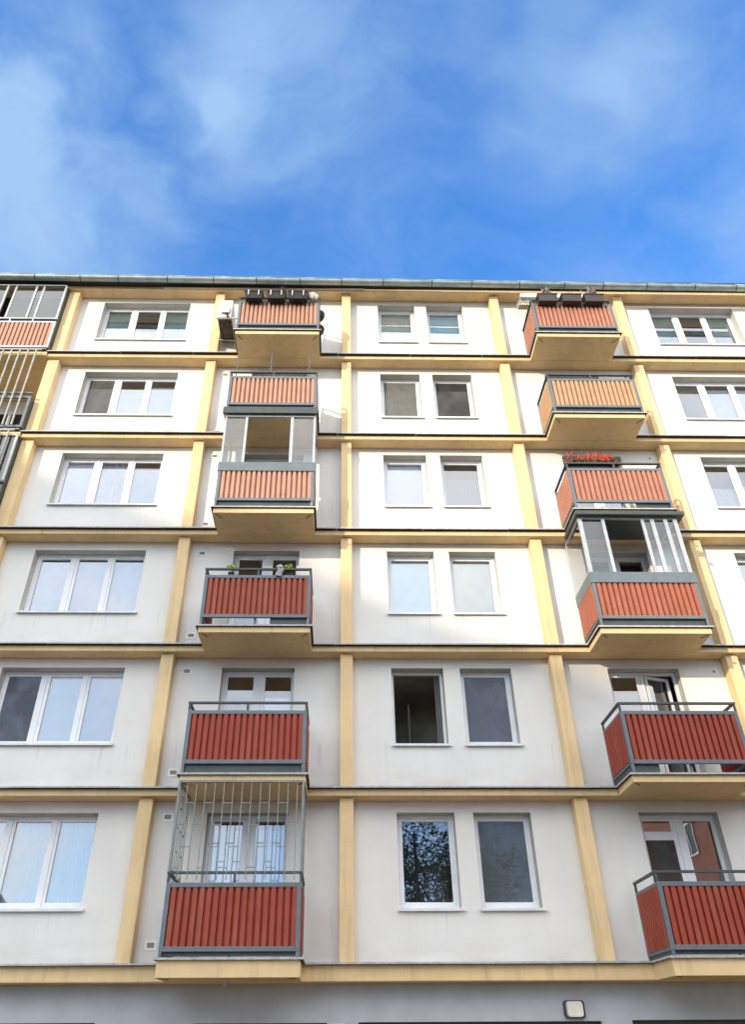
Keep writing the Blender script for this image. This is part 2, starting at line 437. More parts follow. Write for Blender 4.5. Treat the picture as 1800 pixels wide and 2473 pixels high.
def gutter():
    b = MB(); n = 10; r = .105
    gz = lambda x: 19.545 - .0085*(x+8)
    sx = -8.75-1.25*5
    xs = [sx+1.24*i for i in range(27)]
    for x0, x1 in zip(xs, xs[1:]):
        for rr, fl in ((r, 0), (r-.006, 1)):
            for a in range(n):
                w0, w1 = math.pi*a/n, math.pi*(a+1)/n
                p = [(x, -.60-rr*math.cos(w), gz(x)-rr*math.sin(w)) for x, w in ((x0,w0),(x1,w0),(x1,w1),(x0,w1))]
                b.face(p if fl == 0 else p[::-1], 0, True)
        b.tube((x0, -.60-r, gz(x0)), (x1, -.60-r, gz(x1)), .013, 8)   # rolled front bead
    g = b.build('gutter', M_ZINC, BLD)
    for x in xs[1:-1]:
        j = MB(); x += random.uniform(-.12, .12)
        for a in range(n):
            w0, w1 = math.pi*a/n, math.pi*(a+1)/n
            for xa, xb in ((x-.013, x+.013),):
                j.face([(xx, -.60-(r+.006)*math.cos(w), gz(x)-(r+.006)*math.sin(w)) for xx, w in ((xa,w0),(xb,w0),(xb,w1),(xa,w1))], 0)
        j.bar((x, -.60-r-.006, gz(x)+.01), (x, -.49, gz(x)+.02), .02, .008)
        j.build('gutter_bracket', M_STEELD, g)
gutter()

# ---------------------------------------------------------------- windows
def folds(b, x0, x1, y, z0, z1, amp=.02, pitch=.09):
    n = max(6, int((x1-x0)/pitch)*6); pts = []
    for i in range(n+1):
        x = x0+(x1-x0)*i/n; pts.append((x, y+amp*math.sin(2*math.pi*i/6+.6*math.sin(i*.37))))
    for (xa, ya), (xb, yb) in zip(pts, pts[1:]): b.face([(xa,ya,z0),(xb,yb,z0),(xb,yb,z1),(xa,ya,z1)], 0, True)

def room(b, x0, x1, z0, z1, y0=.302, d=2.0):
    e = .25; xa, xb, za, zc = x0-e, x1+e, z0-.3, z1+.12
    b.face([(xa,y0+d,za),(xb,y0+d,za),(xb,y0+d,zc),(xa,y0+d,zc)])
    b.face([(xa,y0,za),(xa,y0+d,za),(xa,y0+d,zc),(xa,y0,zc)]); b.face([(xb,y0+d,za),(xb,y0,za),(xb,y0,zc),(xb,y0+d,zc)])
    b.face([(xa,y0,zc),(xa,y0+d,zc),(xb,y0+d,zc),(xb,y0,zc)]); b.face([(xa,y0+d,za),(xa,y0,za),(xb,y0,za),(xb,y0+d,za)])
    for p in ((xa,x0,za,zc),(x1,xb,za,zc),(x0,x1,za,z0),(x0,x1,z1,zc)):
        b.face([(p[1],y0,p[2]),(p[0],y0,p[2]),(p[0],y0,p[3]),(p[1],y0,p[3])])

def window(x0, x1, z0, z1, panes, backs, sill=True, label=None, yo=.21, bottom=.14, opened=None, transom=None, side=None):
    """panes: list of (xa, xb) clear glass; backs: what hangs behind each pane"""
    b = MB(); fo = .055
    b.frame(x0, x1, z0, z1, yo, yo+.07, fo, wb=fo+.01)
    edges = [x0+fo]
    for (a, c), (d, e) in zip(panes, panes[1:]):
        m = (c+d)/2; b.box(m-.032, m+.032, yo, yo+.07, z0+fo+.01, z1-fo); edges += [m-.032, m+.032]
    edges.append(x1-fo)
    zb0, zt0 = z0+bottom, z1-.105
    for i, (a, c) in enumerate(panes):                     # sash of each pane, a step behind the outer frame
        if opened == i: continue
        xa, xb = edges[2*i], edges[2*i+1]
        b.box(xa, a, yo+.014, yo+.066, z0+fo+.01, z1-fo); b.box(c, xb, yo+.014, yo+.066, z0+fo+.01, z1-fo)
        b.box(a, c, yo+.014, yo+.066, z0+fo+.01, zb0); b.box(a, c, yo+.014, yo+.066, zt0, z1-fo)
        if transom and transom[0] == i:
            zt = transom[1]; b.box(a, c, yo+.008, yo+.068, zt-.075, zt+.075)
    if side:                                               # a sash swung into the room
        a, c, ang = side; L = c-a
        dx, dy = math.cos(ang), math.sin(ang); hx = c if ang > 1.57 else a
        sgn = -1 if ang > 1.57 else 1
        p = lambda s_, z: (hx+(dx*s_ if sgn > 0 else dx*s_), yo+.05+abs(dy)*s_, z)
        for s0, s1, za, zc in ((0, .07, z0+.07, z1-.06), (L-.07, L, z0+.07, z1-.06)):
            b.bar(p((s0+s1)/2, za), p((s0+s1)/2, zc), .06, .06)
        b.bar(p(.07, z0+.1), p(L-.07, z0+.1), .06, .06); b.bar(p(.07, z1-.09), p(L-.07, z1-.09), .06, .06)
        q = MB(); q.face([p(.07, z0+.1), p(L-.07, z0+.1), p(L-.07, z1-.09), p(.07, z1-.09)])
    w = b.build('window', M_PVC, BLD, bevel=.006)
    if label: w['label'] = label
    if side: q.build('swung_pane', M_PANE, w)
    g = MB()
    for i, (a, c) in enumerate(panes):
        if opened == i: continue
        yy = yo+.045
        tl = random.uniform(-.003, .003); tz = random.uniform(-.004, .004)
        g.face([(a,yy,zb0),(c,yy+tl,zb0),(c,yy+tl+tz,zt0),(a,yy+tz,zt0)])
    if g.f: g.build('pane', M_PANE, w)
    if sill:
        s = MB(); s.box(x0-.03, x1+.05, -.055, .208, z0-.004, z0+.012); s.box(x0-.03, x1+.05, -.06, -.056, z0-.03, z0+.012)
        s.build('sill', M_SILL, w)
    r = MB(); room(r, x0, x1, z0, z1); r.build('room_interior', M_ROOM, w)
    for (a, c), bk in [(p, q) for p, bs in zip(panes, backs) for q in (bs if isinstance(bs, list) else [bs])]:
        if not bk: continue
        kind, col = bk[0], bk[1]
        lo, hi = (bk[2], bk[3]) if len(bk) > 3 else (0, 1)
        ya = .315; za, zc = z0+.05+(z1-z0-.1)*lo, z0+.05+(z1-z0-.1)*hi
        q = MB(); e = .05
        if kind == 'strip':
            folds(q, a+.24, a+.28, ya+.25, za, zc-.5, .03, .05); folds(q, c-.06, c+.04, ya+.02, za, zc, .015, .05); q.build('curtain', cloth(col), w)
        elif kind == 'screen':
            zt1 = zc if len(bk) > 3 else zt0; q.face([(a,yo+.006,zb0),(c,yo+.006,zb0),(c,yo+.006,zt1),(a,yo+.006,zt1)]); q.build('insect_screen', screen(col), w)
        elif kind == 'curtain':
            folds(q, a-e, c+e, ya+.05, za, zc); q.build('curtain', cloth(col), w)
        elif kind == 'blind':
            q.box(a-e, c+e, ya, ya+.003, za, zc); q.build('blind', cloth(col), w)
        elif kind == 'slats':
            n = int((zc-za)/.03)
            for i in range(n):
                z = za+.03*i; q.face([(a-e,ya,z),(c+e,ya,z),(c+e,ya+.012,z+.029),(a-e,ya+.012,z+.029)])
            q.build('blind', cloth(col), w)
    return w

def panes3(x0): return [(x0+.10, x0+.74), (x0+.935, x0+1.565), (x0+1.735, x0+2.36)]
def panes1(x0, x1): return [(x0+.105, x1-.10)]
def panes2(x0): return [(x0+.06+.05, x0+.625), (x0+.865, x0+1.385)]
BE, GR, LB, DK = (.82, .79, .70), (.21, .20, .19), (.70, .88, .94), (.07, .068, .066)
TEAL, PALE = (.44, .56, .52), (.62, .70, .77)
LIL = (.84, .83, .90)
# three-sash windows: cloth behind each sash, some coloured as pane reflections, top storey first
L3 = {6: [[('blind', TEAL, .5, 1), ('blind', PALE, 0, .5)], [('blind', DK, .45, 1), ('blind', PALE, 0, .45)], [('blind', TEAL, .5, 1), ('blind', PALE, 0, .5)]],  # greenish upper halves imitate the soffit mirrored in the glass
      5: [('screen', (.13,.125,.12)), ('blind', PALE, 0, .8), ('blind', PALE, 0, .85)],
      4: [('blind', LIL), ('curtain', LIL), ('blind', PALE, 0, .85)],
      3: [('blind', (.72,.72,.76), 0, .95)]*3,  # blind whitened further to stand for clouds mirrored in the glass
      2: [('screen', (.10,.105,.125)), ('blind', (.5,.52,.55), 0, .95), ('blind', (.46,.49,.55), 0, .95)],
      1: [('curtain', (.50,.51,.53), 0, .97)]*3}  # curtain whitened to stand for bright sky mirrored in the glass
R3 = {6: [('blind', TEAL), ('blind', DK), ('blind', TEAL)], 5: [('blind', GR), ('blind', PALE, 0, .9), ('blind', PALE, 0, .9)],
      4: [('curtain', PALE, 0, .55), ('curtain', PALE, 0, .6), None], 3: [('blind', BE), ('blind', BE), None], 2: [None]*3, 1: [None]*3}
M1 = {6: ('blind', BE), 5: ('screen', (.18,.175,.155)), 4: ('blind', LIL), 3: ('blind', LB), 2: None, 1: None}
M2 = {6: ('blind', LB), 5: ('screen', (.065,.06,.058)), 4: ('curtain', (.22,.26,.33), 0, .72), 3: ('blind', BE), 2: ('screen', (.15,.155,.185)), 1: ('screen', (.115,.128,.13))}
for k in range(1, 7):
    z = ZB(k)
    for (a, c), tab in zip(W3, (L3, R3)):
        window(a, c, z+1.04, z+2.6, panes3(a), tab[k])
    (a, c), (d, e) = WM
    if k == 2:
        window(a, c, z+1.03, z+2.6, panes1(a, c), [[('strip', (.17,.165,.16))]], opened=0, label='window with its sash swung open into a dark room')
    else:
        window(a, c, z+1.03, z+2.6, panes1(a, c), [M1[k]])
    window(d, e, z+1.03, z+2.6, panes1(d, e), [M2[k]])
    for i, (a, c) in enumerate(WD):
        lab = tr = None; bk = [('blind', GR, 0, .8), ('curtain', PALE, 0, .75)]; op = sd = None
        if i == 0 and k == 2: bk = [('blind', (.10,.105,.12), 0, .88), ('blind', PALE, 0, .80)]
        if i == 0 and k == 3: bk = [('curtain', DK, 0, .6), ('curtain', GR, 0, .5)]
        if i == 0 and k == 1: bk = [('curtain', PALE, 0, .93), ('curtain', PALE, 0, .93)]
        if i == 1 and k == 1: bk = [('screen', (.07,.066,.064), 0, .833), None]; tr = (0, z+2.24)
        if i == 1 and k == 2: bk = [('blind', (.13,.145,.20), 0, .85), None]; op = 1; sd = (a+.80, c-.06, R(17)); lab = 'balcony door with its right leaf ajar'
        window(a, c, z+.2, z+2.6, panes2(a), bk, sill=False, yo=.20, bottom=.2, opened=op, side=sd, label=lab, transom=tr)

# small square vents in the plaster beside the balcony doors
for k in range(1, 6):
    z = ZB(k)
    for xa, zz in ((-3.29, 2.455), (-3.30, .445), (7.42, 2.475)):
        if xa > 0 and k in (1, 3): continue
        w, h = (.18, .135) if xa < 0 else (.115, .12)
        b = MB(); b.frame(xa-.006, xa+w+.006, z+zz-.006, z+zz+h+.006, -.012, .0, .036)
        v = b.build('vent', M_VENTRIM, BLD)
        b = MB(); b.box(xa+.025, xa+w-.025, -.004, .0, z+zz+.025, z+zz+h-.025)
        for i in range(4):
            q = z+zz+.03+i*(h-.055)/4; b.face([(xa+.025,-.009,q),(xa+w-.025,-.009,q),(xa+w-.025,-.0045,q+.014),(xa+.025,-.0045,q+.014)])
        b.build('vent_mesh', M_VENT, v)

# ---------------------------------------------------------------- balconies
def corrugated(b, p0, p1, z0, z1, out, pitch=.113, depth=.055):
    """trapezoid ribs standing out along the vector out"""
    p0, p1, out = Vector(p0), Vector(p1), Vector(out)
    L = (p1-p0).length; d = (p1-p0)/L; n = max(1, round(L/pitch)); q = L/n; pts = []
    for i in range(n):
        s = i*q
        pts += [(s, 0), (s+.25*q, 0), (s+.32*q, depth), (s+.93*q, depth)]
    pts.append((L, 0))
    P = [p0+d*s+out*h for s, h in pts]
    for a, c in zip(P, P[1:]): b.face([(a.x,a.y,z0),(c.x,c.y,z0),(c.x,c.y,z1),(a.x,a.y,z1)])
    th = out*-.006
    for a, c in zip(P, P[1:]): b.face([(c.x+th.x,c.y+th.y,z0),(a.x+th.x,a.y+th.y,z0),(a.x+th.x,a.y+th.y,z1),(c.x+th.x,c.y+th.y,z1)])

YF = -1.18
def balcony(side, k, sheet, label, top_rail=True, glazed=False, mid=True):
    x0, x1 = ((-2.84, -.70), (4.90, 7.05))[side]
    z = ZB(k); zs = z+.12 if k > 1 else 2.80; zb0 = z if k > 1 else 2.568
    b = MB(); b.box(x0, x1, YF, -.353, zb0, zs)
    b.bar((x0+.06, YF+.06, zb0-.004), (x0+.17, YF+.2, zb0-.004), .018, .008, 1); b.bar((x1-.06, YF+.06, zb0-.004), (x1-.17, YF+.2, zb0-.004), .018, .008, 1)
    B = b.build('balcony', [M_YELLOW, M_UNDER], BLD, bevel=.012); B['label'] = label
    b = MB()
    zf = zs+.009
    b.box(x0-.045, x1+.045, YF-.045, -.30, zf, zf+.016, 0, bottom=1)
    b.box(x0-.05, x1+.05, YF-.05, YF-.046, zf-.014, zf+.018); b.box(x0-.05, x0-.046, YF-.045, -.43, zf-.014, zf+.018); b.box(x1+.046, x1+.05, YF-.045, -.43, zf-.014, zf+.018)
    b.build('flashing', [M_FLASH, M_UNDER], B)
    # railing: square tube frames in front and at both ends
    zl, zh, w = z+.30, z+1.245, .068
    xa, xb, yf, yb = x0+.012, x1-.012, YF-.04, -.14
    b = MB()
    b.frame(xa, xb, zl, zh, yf, yf+.05, w)
    for sx in (xa, xb-.05):
        b.box(sx, sx+.05, yf+.052, yb, zl, zl+w); b.box(sx, sx+.05, yf+.052, yb, zh-w, zh); b.box(sx, sx+.05, yb-.05, yb, zl+w, zh-w)
        b.box(sx+.002, sx+.048, yf+.002, yf+.048, zs+.03, zl); b.box(sx+.002, sx+.048, yb-.05, yb-.004, zs+.03, zl)
    b.box((xa+xb)/2-.02, (xa+xb)/2+.02, yf+.06, yf+.1, zs+.03, zl+.1)
    rl = b.build('railing', M_STEEL, B, bevel=.005)
    b = MB(); b.box(xa+.06 if (side, k) not in ((0,3),(1,4)) else xa+1.35, xb-.06 if (side, k) != (1,2) else xa+.5, yf+.055, yf+.063, zs+.045, zl+.03)
    b.build('gap_shade_sheet', M_STEELD, B)  # dark sheet added in the gap under the frame to stand for shade
    for sx in (xa+.02, xb-.028): b = MB(); b.box(sx, sx+.008, yf+.07, yb-.06, zs+.045, zl+.03); b.build('gap_shade_sheet', M_STEELD, B)
    if top_rail:
        b = MB(); zt = z+1.372
        b.box(xa-.01, xb+.01, yf, yf+.05, zt, zt+.036)
        for sx in (xa-.01, xb-.04):
            b.box(sx, sx+.05, yf+.052, yb, zt, zt+.036)
            b.box(sx+.008, sx+.042, yf+.008, yf+.042, zh, zt); b.box(sx+.008, sx+.042, yb-.05, yb-.01, zh, zt)
        if mid: b.box((xa+xb)/2-.02, (xa+xb)/2+.02, yf+.008, yf+.042, zh, zt)
        b.build('top_rail', M_STEELD if not glazed else M_STEEL, rl)
    b = MB()
    corrugated(b, (xa+w-.01, yf+.062, 0), (xb-w+.01, yf+.062, 0), zl+w-.02, zh-w+.02, (0,-1,0))
    b.build('front_panel', sheet, B)
    b = MB()
    corrugated(b, (xa+.042, yb-.05, 0), (xa+.042, yf+.06, 0), zl+w-.02, zh-w+.02, (-1,0,0))
    b.build('end_panel', sheet, B)
    b = MB()
    corrugated(b, (xb-.042, yf+.06, 0), (xb-.042, yb-.05, 0), zl+w-.02, zh-w+.02, (1,0,0))
    b.build('end_panel', sheet, B)
    if glazed:
        zt = z+2.80-.09 if side == 0 else z+2.66
        b = MB()                                       # fascia over the rail
        b.box(xa-.012, xb+.012, yf-.014, yf-.002, z+1.10, z+1.345)
        for sx in (xa-.014, xb+.002): b.box(sx, sx+.012, yf-.002, yb, z+1.10, z+1.345)
        b.build('fascia', M_STEEL, B, bevel=.003)
        posts = [(-2.81,-2.765), (-2.335,-2.28), (-1.29,-1.22), (-.76,-.71)] if side == 0 else [(4.90,4.985),(5.40,5.465),(6.245,6.31),(6.445,6.527),(6.727,6.807),(6.93,7.015)]
        b = MB()
        for p0, p1 in posts: b.box(p0, p1, yf, yf+.045, z+1.346, zt)
        b.box(posts[0][0], posts[-1][1], yf-.004, yf+.05, zt, zt+.05)
        for sx in (posts[0][0], posts[-1][1]-.045):
            b.box(sx, sx+.045, yb-.04, yb, z+1.346, zt); b.box(sx, sx+.045, yf+.051, yb, zt, zt+.05); b.box(sx, sx+.045, yf+.046, yb-.041, z+1.346, z+1.38)
        b.build('glazing_frame', M_ALU, B, bevel=.004)
        yy = yf+.024
        def pane(p):
            g = MB(); g.face(p); g.build('glass_pane', M_PANEB, B)
        for i, ((a0, a1), (c0, c1)) in enumerate(zip(posts, posts[1:])):
            if i == 1: continue
            pane([(a1,yy,z+1.346),(c0,yy,z+1.346),(c0,yy,zt),(a1,yy,zt)])
        for sx in (posts[0][0]+.02, posts[-1][1]-.02): pane([(sx,yb-.04,z+1.38),(sx,yf+.046,z+1.38),(sx,yf+.046,zt),(sx,yb-.04,zt)])
        b = MB()
        if side == 0: b.box(x0-.03, x1+.03, YF-.12, YF-.055, z+2.765, z+2.955)
        else: b.box(x0-.06, x1+.10, YF-.16, -.36, z+2.70, z+2.782)
        b.build('glazing_roof', M_STEELD, B)
    return B

SHEETS = {(0,6): M_ORANGE, (0,5): M_ORANGE, (0,4): M_ORANGE, (0,3): M_RUST, (0,2): M_RED, (0,1): M_RED,
          (1,6): M_CORAL, (1,5): M_TAN, (1,4): M_CORAL, (1,3): M_BRICK, (1,2): M_RED, (1,1): M_RED}
WORDS = {6: 'top storey', 5: 'fifth storey', 4: 'fourth storey', 3: 'third storey', 2: 'second storey', 1: 'lowest storey'}
BAL = {}
for (sd, k), sh in SHEETS.items():
    gz = (sd, k) in ((0,4), (1,3))
    lb = ('glazed-in ' if gz else 'open ') + ('balcony of faded orange sheet toned as sunlit, ' if sh is M_ORANGE else 'balcony of coral red sheet, ' if sh is M_CORAL else 'balcony of tan orange sheet, ' if sh is M_TAN else 'balcony of dark red sheet, ') + WORDS[k] + (' of the left column' if sd == 0 else ' of the right column')
    BAL[sd, k] = balcony(sd, k, sh, lb, top_rail=not gz, glazed=gz)

# the bar cage over the lowest left balcony
def cage():
    B = BAL[0, 1]; z0, z1, y = 4.02, 5.385, -1.22
    b = MB(); xs = [-2.80]+[-2.675+.1535*i for i in range(13)]+[-.74]
    b.box(-2.83, -.715, y-.02, y+.02, z1, z1+.035)
    for x in (-2.83, -.75): b.box(x, x+.035, y-.018, y+.018, z0-.02, z1); b.box(x, x+.035, y+.021, -.16, z1, z1+.035)
    for x in xs[1:-1]: b.bar((x, y, z0-.14), (x, y, z1), .014)
    ties = {5.05: (1,3,5,7,9,11), 4.71: (0,2,12,4,8), 4.37: (1,4,6,9,11), 4.06: (3,5,8,10,0)}
    for z, ii in ties.items():
        for i in ii: b.bar((xs[i], y, z), (xs[i+1], y, z), .013)
    for x in (-2.812, -.732):
        ys = [y+.145*i for i in range(1, 8)]
        for q in ys: b.bar((x, q, z0-.14), (x, q, z1), .014)
        for z, ii in ties.items():
            for i in ii:
                if i < 6: b.bar((x, ys[i], z), (x, ys[i+1], z), .013)
    b.build('bar_cage', M_GRILLE, B)
cage()

# ---------------------------------------------------------------- loggias of the bay on the far left
for k in range(1, 7):
    z = ZB(k); xa, xb = LOG; yf = -.45
    b = MB(); zs = z+.12 if k > 1 else 2.8
    b.box(xa+.003, xb-.003, -.40, 1.34, z+.002 if k > 1 else 2.81, zs if k > 1 else 2.83)
    G = b.build('loggia', M_YELLOW, BLD)
    G['label'] = ('glazed-in loggia with orange sheet panel' if k == 6 else 'loggia barred from floor to ceiling' if k == 5 else 'loggia in the recess at the left edge')
    b = MB(); b.box(xa+.004, xb-.03, -.47, -.30, zs+.03, zs+.046, 0, bottom=1); b.build('flashing', [M_FLASH, M_UNDER], G)
    zl, zh = z+.24, z+1.27
    b = MB(); b.frame(xa+.02, xb-.004, zl, zh, yf, yf+.05, .065)
    b.box(xa+.02, xb-.004, yf, yf+.05, z+1.36, z+1.41)
    for i in range(1, 6): x = xb-.03-.62*i; b.box(x-.02, x+.02, yf+.004, yf+.044, zh, z+1.36)
    b.build('railing', M_STEEL if k != 6 else M_ALU, G, bevel=.004)
    if k != 5:
        b = MB(); corrugated(b, (xa+.08, yf+.06, 0), (xb-.065, yf+.06, 0), zl+.05, zh-.05, (0,-1,0), pitch=.118)
        b.build('front_panel', M_ORANGE, G)
    zt = z+2.76
    b = MB(); b.box(xb-.036, xb-.006, yf+.055, .03, zl, zt if k in (6, 4) else zh); b.build('side_panel', M_STEELD, G)
    if k in (6, 4):
        b = MB(); xs = [xb-.034, -8.51, -8.715, -9.29, -9.52, -10.1, -10.7, xa+.04]
        for i, x in enumerate(xs): b.box(x-.028, x+.028, yf+(.012 if i % 2 else 0), yf+.05, z+1.411, zt)
        b.box(xa+.02, xb-.03, yf-.004, yf+.054, zt, zt+.035)
        b.build('glazing_frame', M_ALU, G, bevel=.003)
        for i in range(len(xs)-1):
            if i == 3 and k == 6: continue
            b = MB(); b.face([(xs[i+1],yf+.03,z+1.411),(xs[i],yf+.03,z+1.411),(xs[i],yf+.03,zt),(xs[i+1],yf+.03,zt)])
            b.build('glass_pane', M_PANEB, G)
    if k in (5, 4):
        b = MB(); zt2 = z+2.86; ztm = z+2.74
        b.box(xa+.1, xb-.10, -.53, -.49, zt2, zt2+.03)
        for i in range(16): x = xb-.23-.213*i; b.box(x-.018, x+.018, -.528, -.492, z+.25 if k == 5 else z+1.3, zt2)
        b.build('bar_cage', M_DULL, G)
    b = MB(); b.box(-10.2, -8.3, 1.30, 1.345, zs+.1, z+2.35); dd = b.build('balcony_door', M_PVC, G)
    b = MB(); b.box(-10.1, -9.3, 1.29, 1.299, zs+.25, z+2.25); b.box(-9.2, -8.4, 1.29, 1.299, zs+.25, z+2.25); b.build('pane', M_GLASSDARK, dd)

# ---------------------------------------------------------------- things on and around the balconies
def air_conditioner():
    L = (-3.21, -.55, 17.45)
    o = thing('air_conditioner', L, 'white air conditioner unit bracketed to the side of the top left balcony', 'air conditioner')
    x0, x1, y0, y1, z0, z1 = -3.40, -3.03, -1.0, -.10, 17.45, 18.12
    l = Vector(L)
    def bd(b, n, m, bev=0):
        b.v = [tuple(Vector(p)-l) for p in b.v]; return b.build(n, m, o, bevel=bev)
    b = MB(); b.box(x0, x1, y0, y1, z0, z1, 0, bottom=1); bd(b, 'casing', [M_WHITE, M_ACDARK], .012)
    b = MB()
    for i in range(9): b.tube((x0-.006, y0+.12+.055*i, z0+.1), (x0-.006, y0+.12+.055*i, z1-.1), .006, 6)
    bd(b, 'fan_grille', M_STEELD)
    b = MB(); b.box(x0+.1, x1-.06, y0-.06, y0-.001, z0+.12, z0+.34); bd(b, 'valve_cover', M_WHITE, .01)
    b = MB(); b.tube((x1-.1, y0-.03, z0+.12), (x1-.1, y0-.03, z0-.02), .02); b.tube((x1-.16, y0-.03, z0+.12), (x1-.05, y0+.2, z0-.03), .016); bd(b, 'pipe', M_BLACK)
    for y in (y0+.03, y1-.12):
        b = MB(); b.bar((x0-.03, y, z0-.022), (x1+.20, y, z0-.022), .035, .035); bd(b, 'bracket', M_ALU)
    b = MB(); b.box(x0+.12, x1-.12, y0+.2, y1-.35, z0-.012, z0-.001); b.box(x0+.06, x0+.1, y0+.15, y1-.2, z0-.008, z0-.001); bd(b, 'base_rib', M_ACDARK)
air_conditioner()

def planter(name, label, x0, x1, y0, y1, z0, z1, m, group, hooks=False, plants=()):
    L = Vector(((x0+x1)/2, (y0+y1)/2, z0))
    o = thing(name, L, label, 'flower box', group)
    def bd(b, n, mm):
        b.v = [tuple(Vector(p)-L) for p in b.v]; return b.build(n, mm, o)
    b = MB(); t_ = .02                                     # tapered trough with a rim
    lo = [(x0+t_,y0+t_,z0),(x1-t_,y0+t_,z0),(x1-t_,y1-t_,z0),(x0+t_,y1-t_,z0)]; hi = [(x0,y0,z1),(x1,y0,z1),(x1,y1,z1),(x0,y1,z1)]
    b.face(lo[::-1])
    for i in range(4): j = (i+1) % 4; b.face([lo[i], lo[j], hi[j], hi[i]])
    b.face([(p[0], p[1], z1-.03) for p in hi])
    for a in ((x0-.012,x1+.012,y0-.012,y0+.004),(x0-.012,x1+.012,y1-.004,y1+.012),(x0-.012,x0+.004,y0+.005,y1-.005),(x1-.004,x1+.012,y0+.005,y1-.005)): b.box(*a, z1-.03, z1+.004)
    bd(b, 'trough', m)
    if hooks:
        for f in (.2, .78):
            x = x0+(x1-x0)*f; b = MB()
            b.box(x-.012, x+.012, y0-.022, y0-.014, z0+.08, z1+.02, 0); b.box(x-.012, x+.012, y0-.022, y1+.06, z0-.012, z0-.003, 1); b.box(x-.012, x+.012, y1+.05, y1+.06, z0-.003, z1+.08, 1)
            b.box(x-.012, x+.012, y0-.03, y0-.0225, z0+.11, z0+.2, 0)
            h = bd(b, 'hook', [M_WHITE, M_STEELD])
    for kind, cx, cz, rx, rz, n in plants:
        b = MB(); cy = (y0+y1)/2
        if kind == 'dry':
            for i in range(n):
                a = random.uniform(0, 6.28); s = random.random()**.6; top = (cx+rx*s*math.cos(a), cy+.1*s*math.sin(a), cz+rz*random.uniform(-.4, 1))
                b.tube((cx+random.uniform(-.04,.04), cy, z1-.04), top, .004, 4)
                for _ in range(5): b.leaf((top[0]+random.gauss(0,.03), top[1]+random.gauss(0,.03), top[2]+random.gauss(0,.04)), .022)
            bd(b, 'plant', M_DRY)
        elif kind == 'rosette':
            for i in range(n):
                a = random.uniform(0, 6.28); s = random.random()**.5; h = random.random()
                b.leaf((cx+rx*s*math.cos(a)*(1-.4*h), cy+.09*s*math.sin(a)-.02, z1+.01+rz*h), .034, 0 if random.random() < .30+.5*h else 1)
            for i in range(5): b.tube((cx+random.uniform(-.1,.1), cy, z1), (cx+random.uniform(-.15,.15), cy-.03, z1+rz+random.uniform(.02,.16)), .003, 4)
            bd(b, 'plant', [M_PINK, M_DKGREEN])
        elif kind == 'geranium':
            for i in range(n):
                b.leaf((cx+random.uniform(-rx,rx), cy+random.uniform(-.1,.1), z1+random.uniform(-.03,.18)), .038, 0)
            for i in range(21):
                q = Vector((cx-rx+2*rx*min(1, max(0, (i+random.uniform(-1.2, 2.2))/21)), cy+random.uniform(-.1,.06), z1+random.uniform(.10,.34)))
                b.tube((q.x, cy, z1), q, .004, 4, 0)
                for _ in range(random.randint(14, 50)): b.leaf(q+Vector((random.gauss(0,.04), random.gauss(0,.035), random.gauss(0,.034))), .027, 1)
            bd(b, 'plant', [M_GREEN, M_GERANIUM])
    return o
ya, yb = -1.43, -1.25
GL, GRR = 'flower boxes hung on the top left balcony', 'flower boxes on the top right balcony rail'
planter('flower_box', 'black flower box on white hooks, left one over the top left balcony', -2.66, -2.20, ya, yb, 17.72, 17.985, M_BLACK, GL, True)
planter('flower_box', 'black flower box with dried plant on its right, middle of the top left balcony', -2.08, -1.60, ya, yb, 17.72, 17.985, M_BLACK, GL, True,
        [('dry', -1.69, 18.04, .10, .14, 34)])
planter('flower_box', 'black flower box on white hooks, right one over the top left balcony', -1.52, -1.02, ya, yb, 17.72, 17.985, M_BLACK, GL, True)
planter('flower_box', 'dark brown flower box with pinkish rosettes, left on the top right balcony', 5.06, 5.57, -1.42, -1.22, 17.74, 18.01, M_BROWNBOX, GRR, False, [('rosette', 5.33, 18.1, .15, .22, 260)])
planter('flower_box', 'dark brown flower box without rosettes, middle of the top right balcony', 5.69, 6.22, -1.42, -1.22, 17.74, 18.01, M_BROWNBOX, GRR, False, [('dry', 5.95, 18.06, .14, .03, 8)])
planter('flower_box', 'dark brown flower box with pale shaggy plant, right on the top right balcony', 6.29, 6.80, -1.42, -1.22, 17.74, 18.01, M_BROWNBOX, GRR, False, [('rosette', 6.55, 18.1, .15, .24, 280), ('rosette', 6.38, 18.05, .05, .1, 60)])
planter('flower_box', 'flower box of bright red geraniums behind a fourth storey balcony rail', 4.98, 6.12, -1.15, -.96, 12.24, 12.42, M_BROWNBOX, None, False, [('geranium', 5.55, 12.5, .56, .2, 420)])
planter('flower_box', 'low planter of straw coloured dead stems at the left end of the top right balcony', 4.60, 4.92, -1.12, -.92, 17.93, 18.05, M_STRAW, None, False,
        [('dry', 4.76, 18.16, .12, .1, 16)])

def hanging_pot(x, y, z, label):
    o = thing('hanging_pot', (x, y, z), label, 'flower pot', 'black pots on the end of the top left balcony')
    b = MB(); n = 14; prof = [(0, 0), (.07, .0), (.125, .06), (.155, .15), (.16, .22), (.145, .22), (.14, .16)]
    i0 = 0
    for (r0, z0), (r1, z1) in zip(prof, prof[1:]):
        for k in range(n):
            w0, w1 = 2*math.pi*k/n, 2*math.pi*(k+1)/n
            b.face([(r0*math.cos(w0), r0*math.sin(w0), z0), (r0*math.cos(w1), r0*math.sin(w1), z0), (r1*math.cos(w1), r1*math.sin(w1), z1), (r1*math.cos(w0), r1*math.sin(w0), z1)], 0, True)
    b.build('pot', M_BLACK, o)
    b = MB(); b.bar((-.15, .02, .2), (-.2, .02, .26), .012); b.bar((-.2, .02, .26), (-.2, .02, .2), .012); b.build('hook', M_STEELD, o)
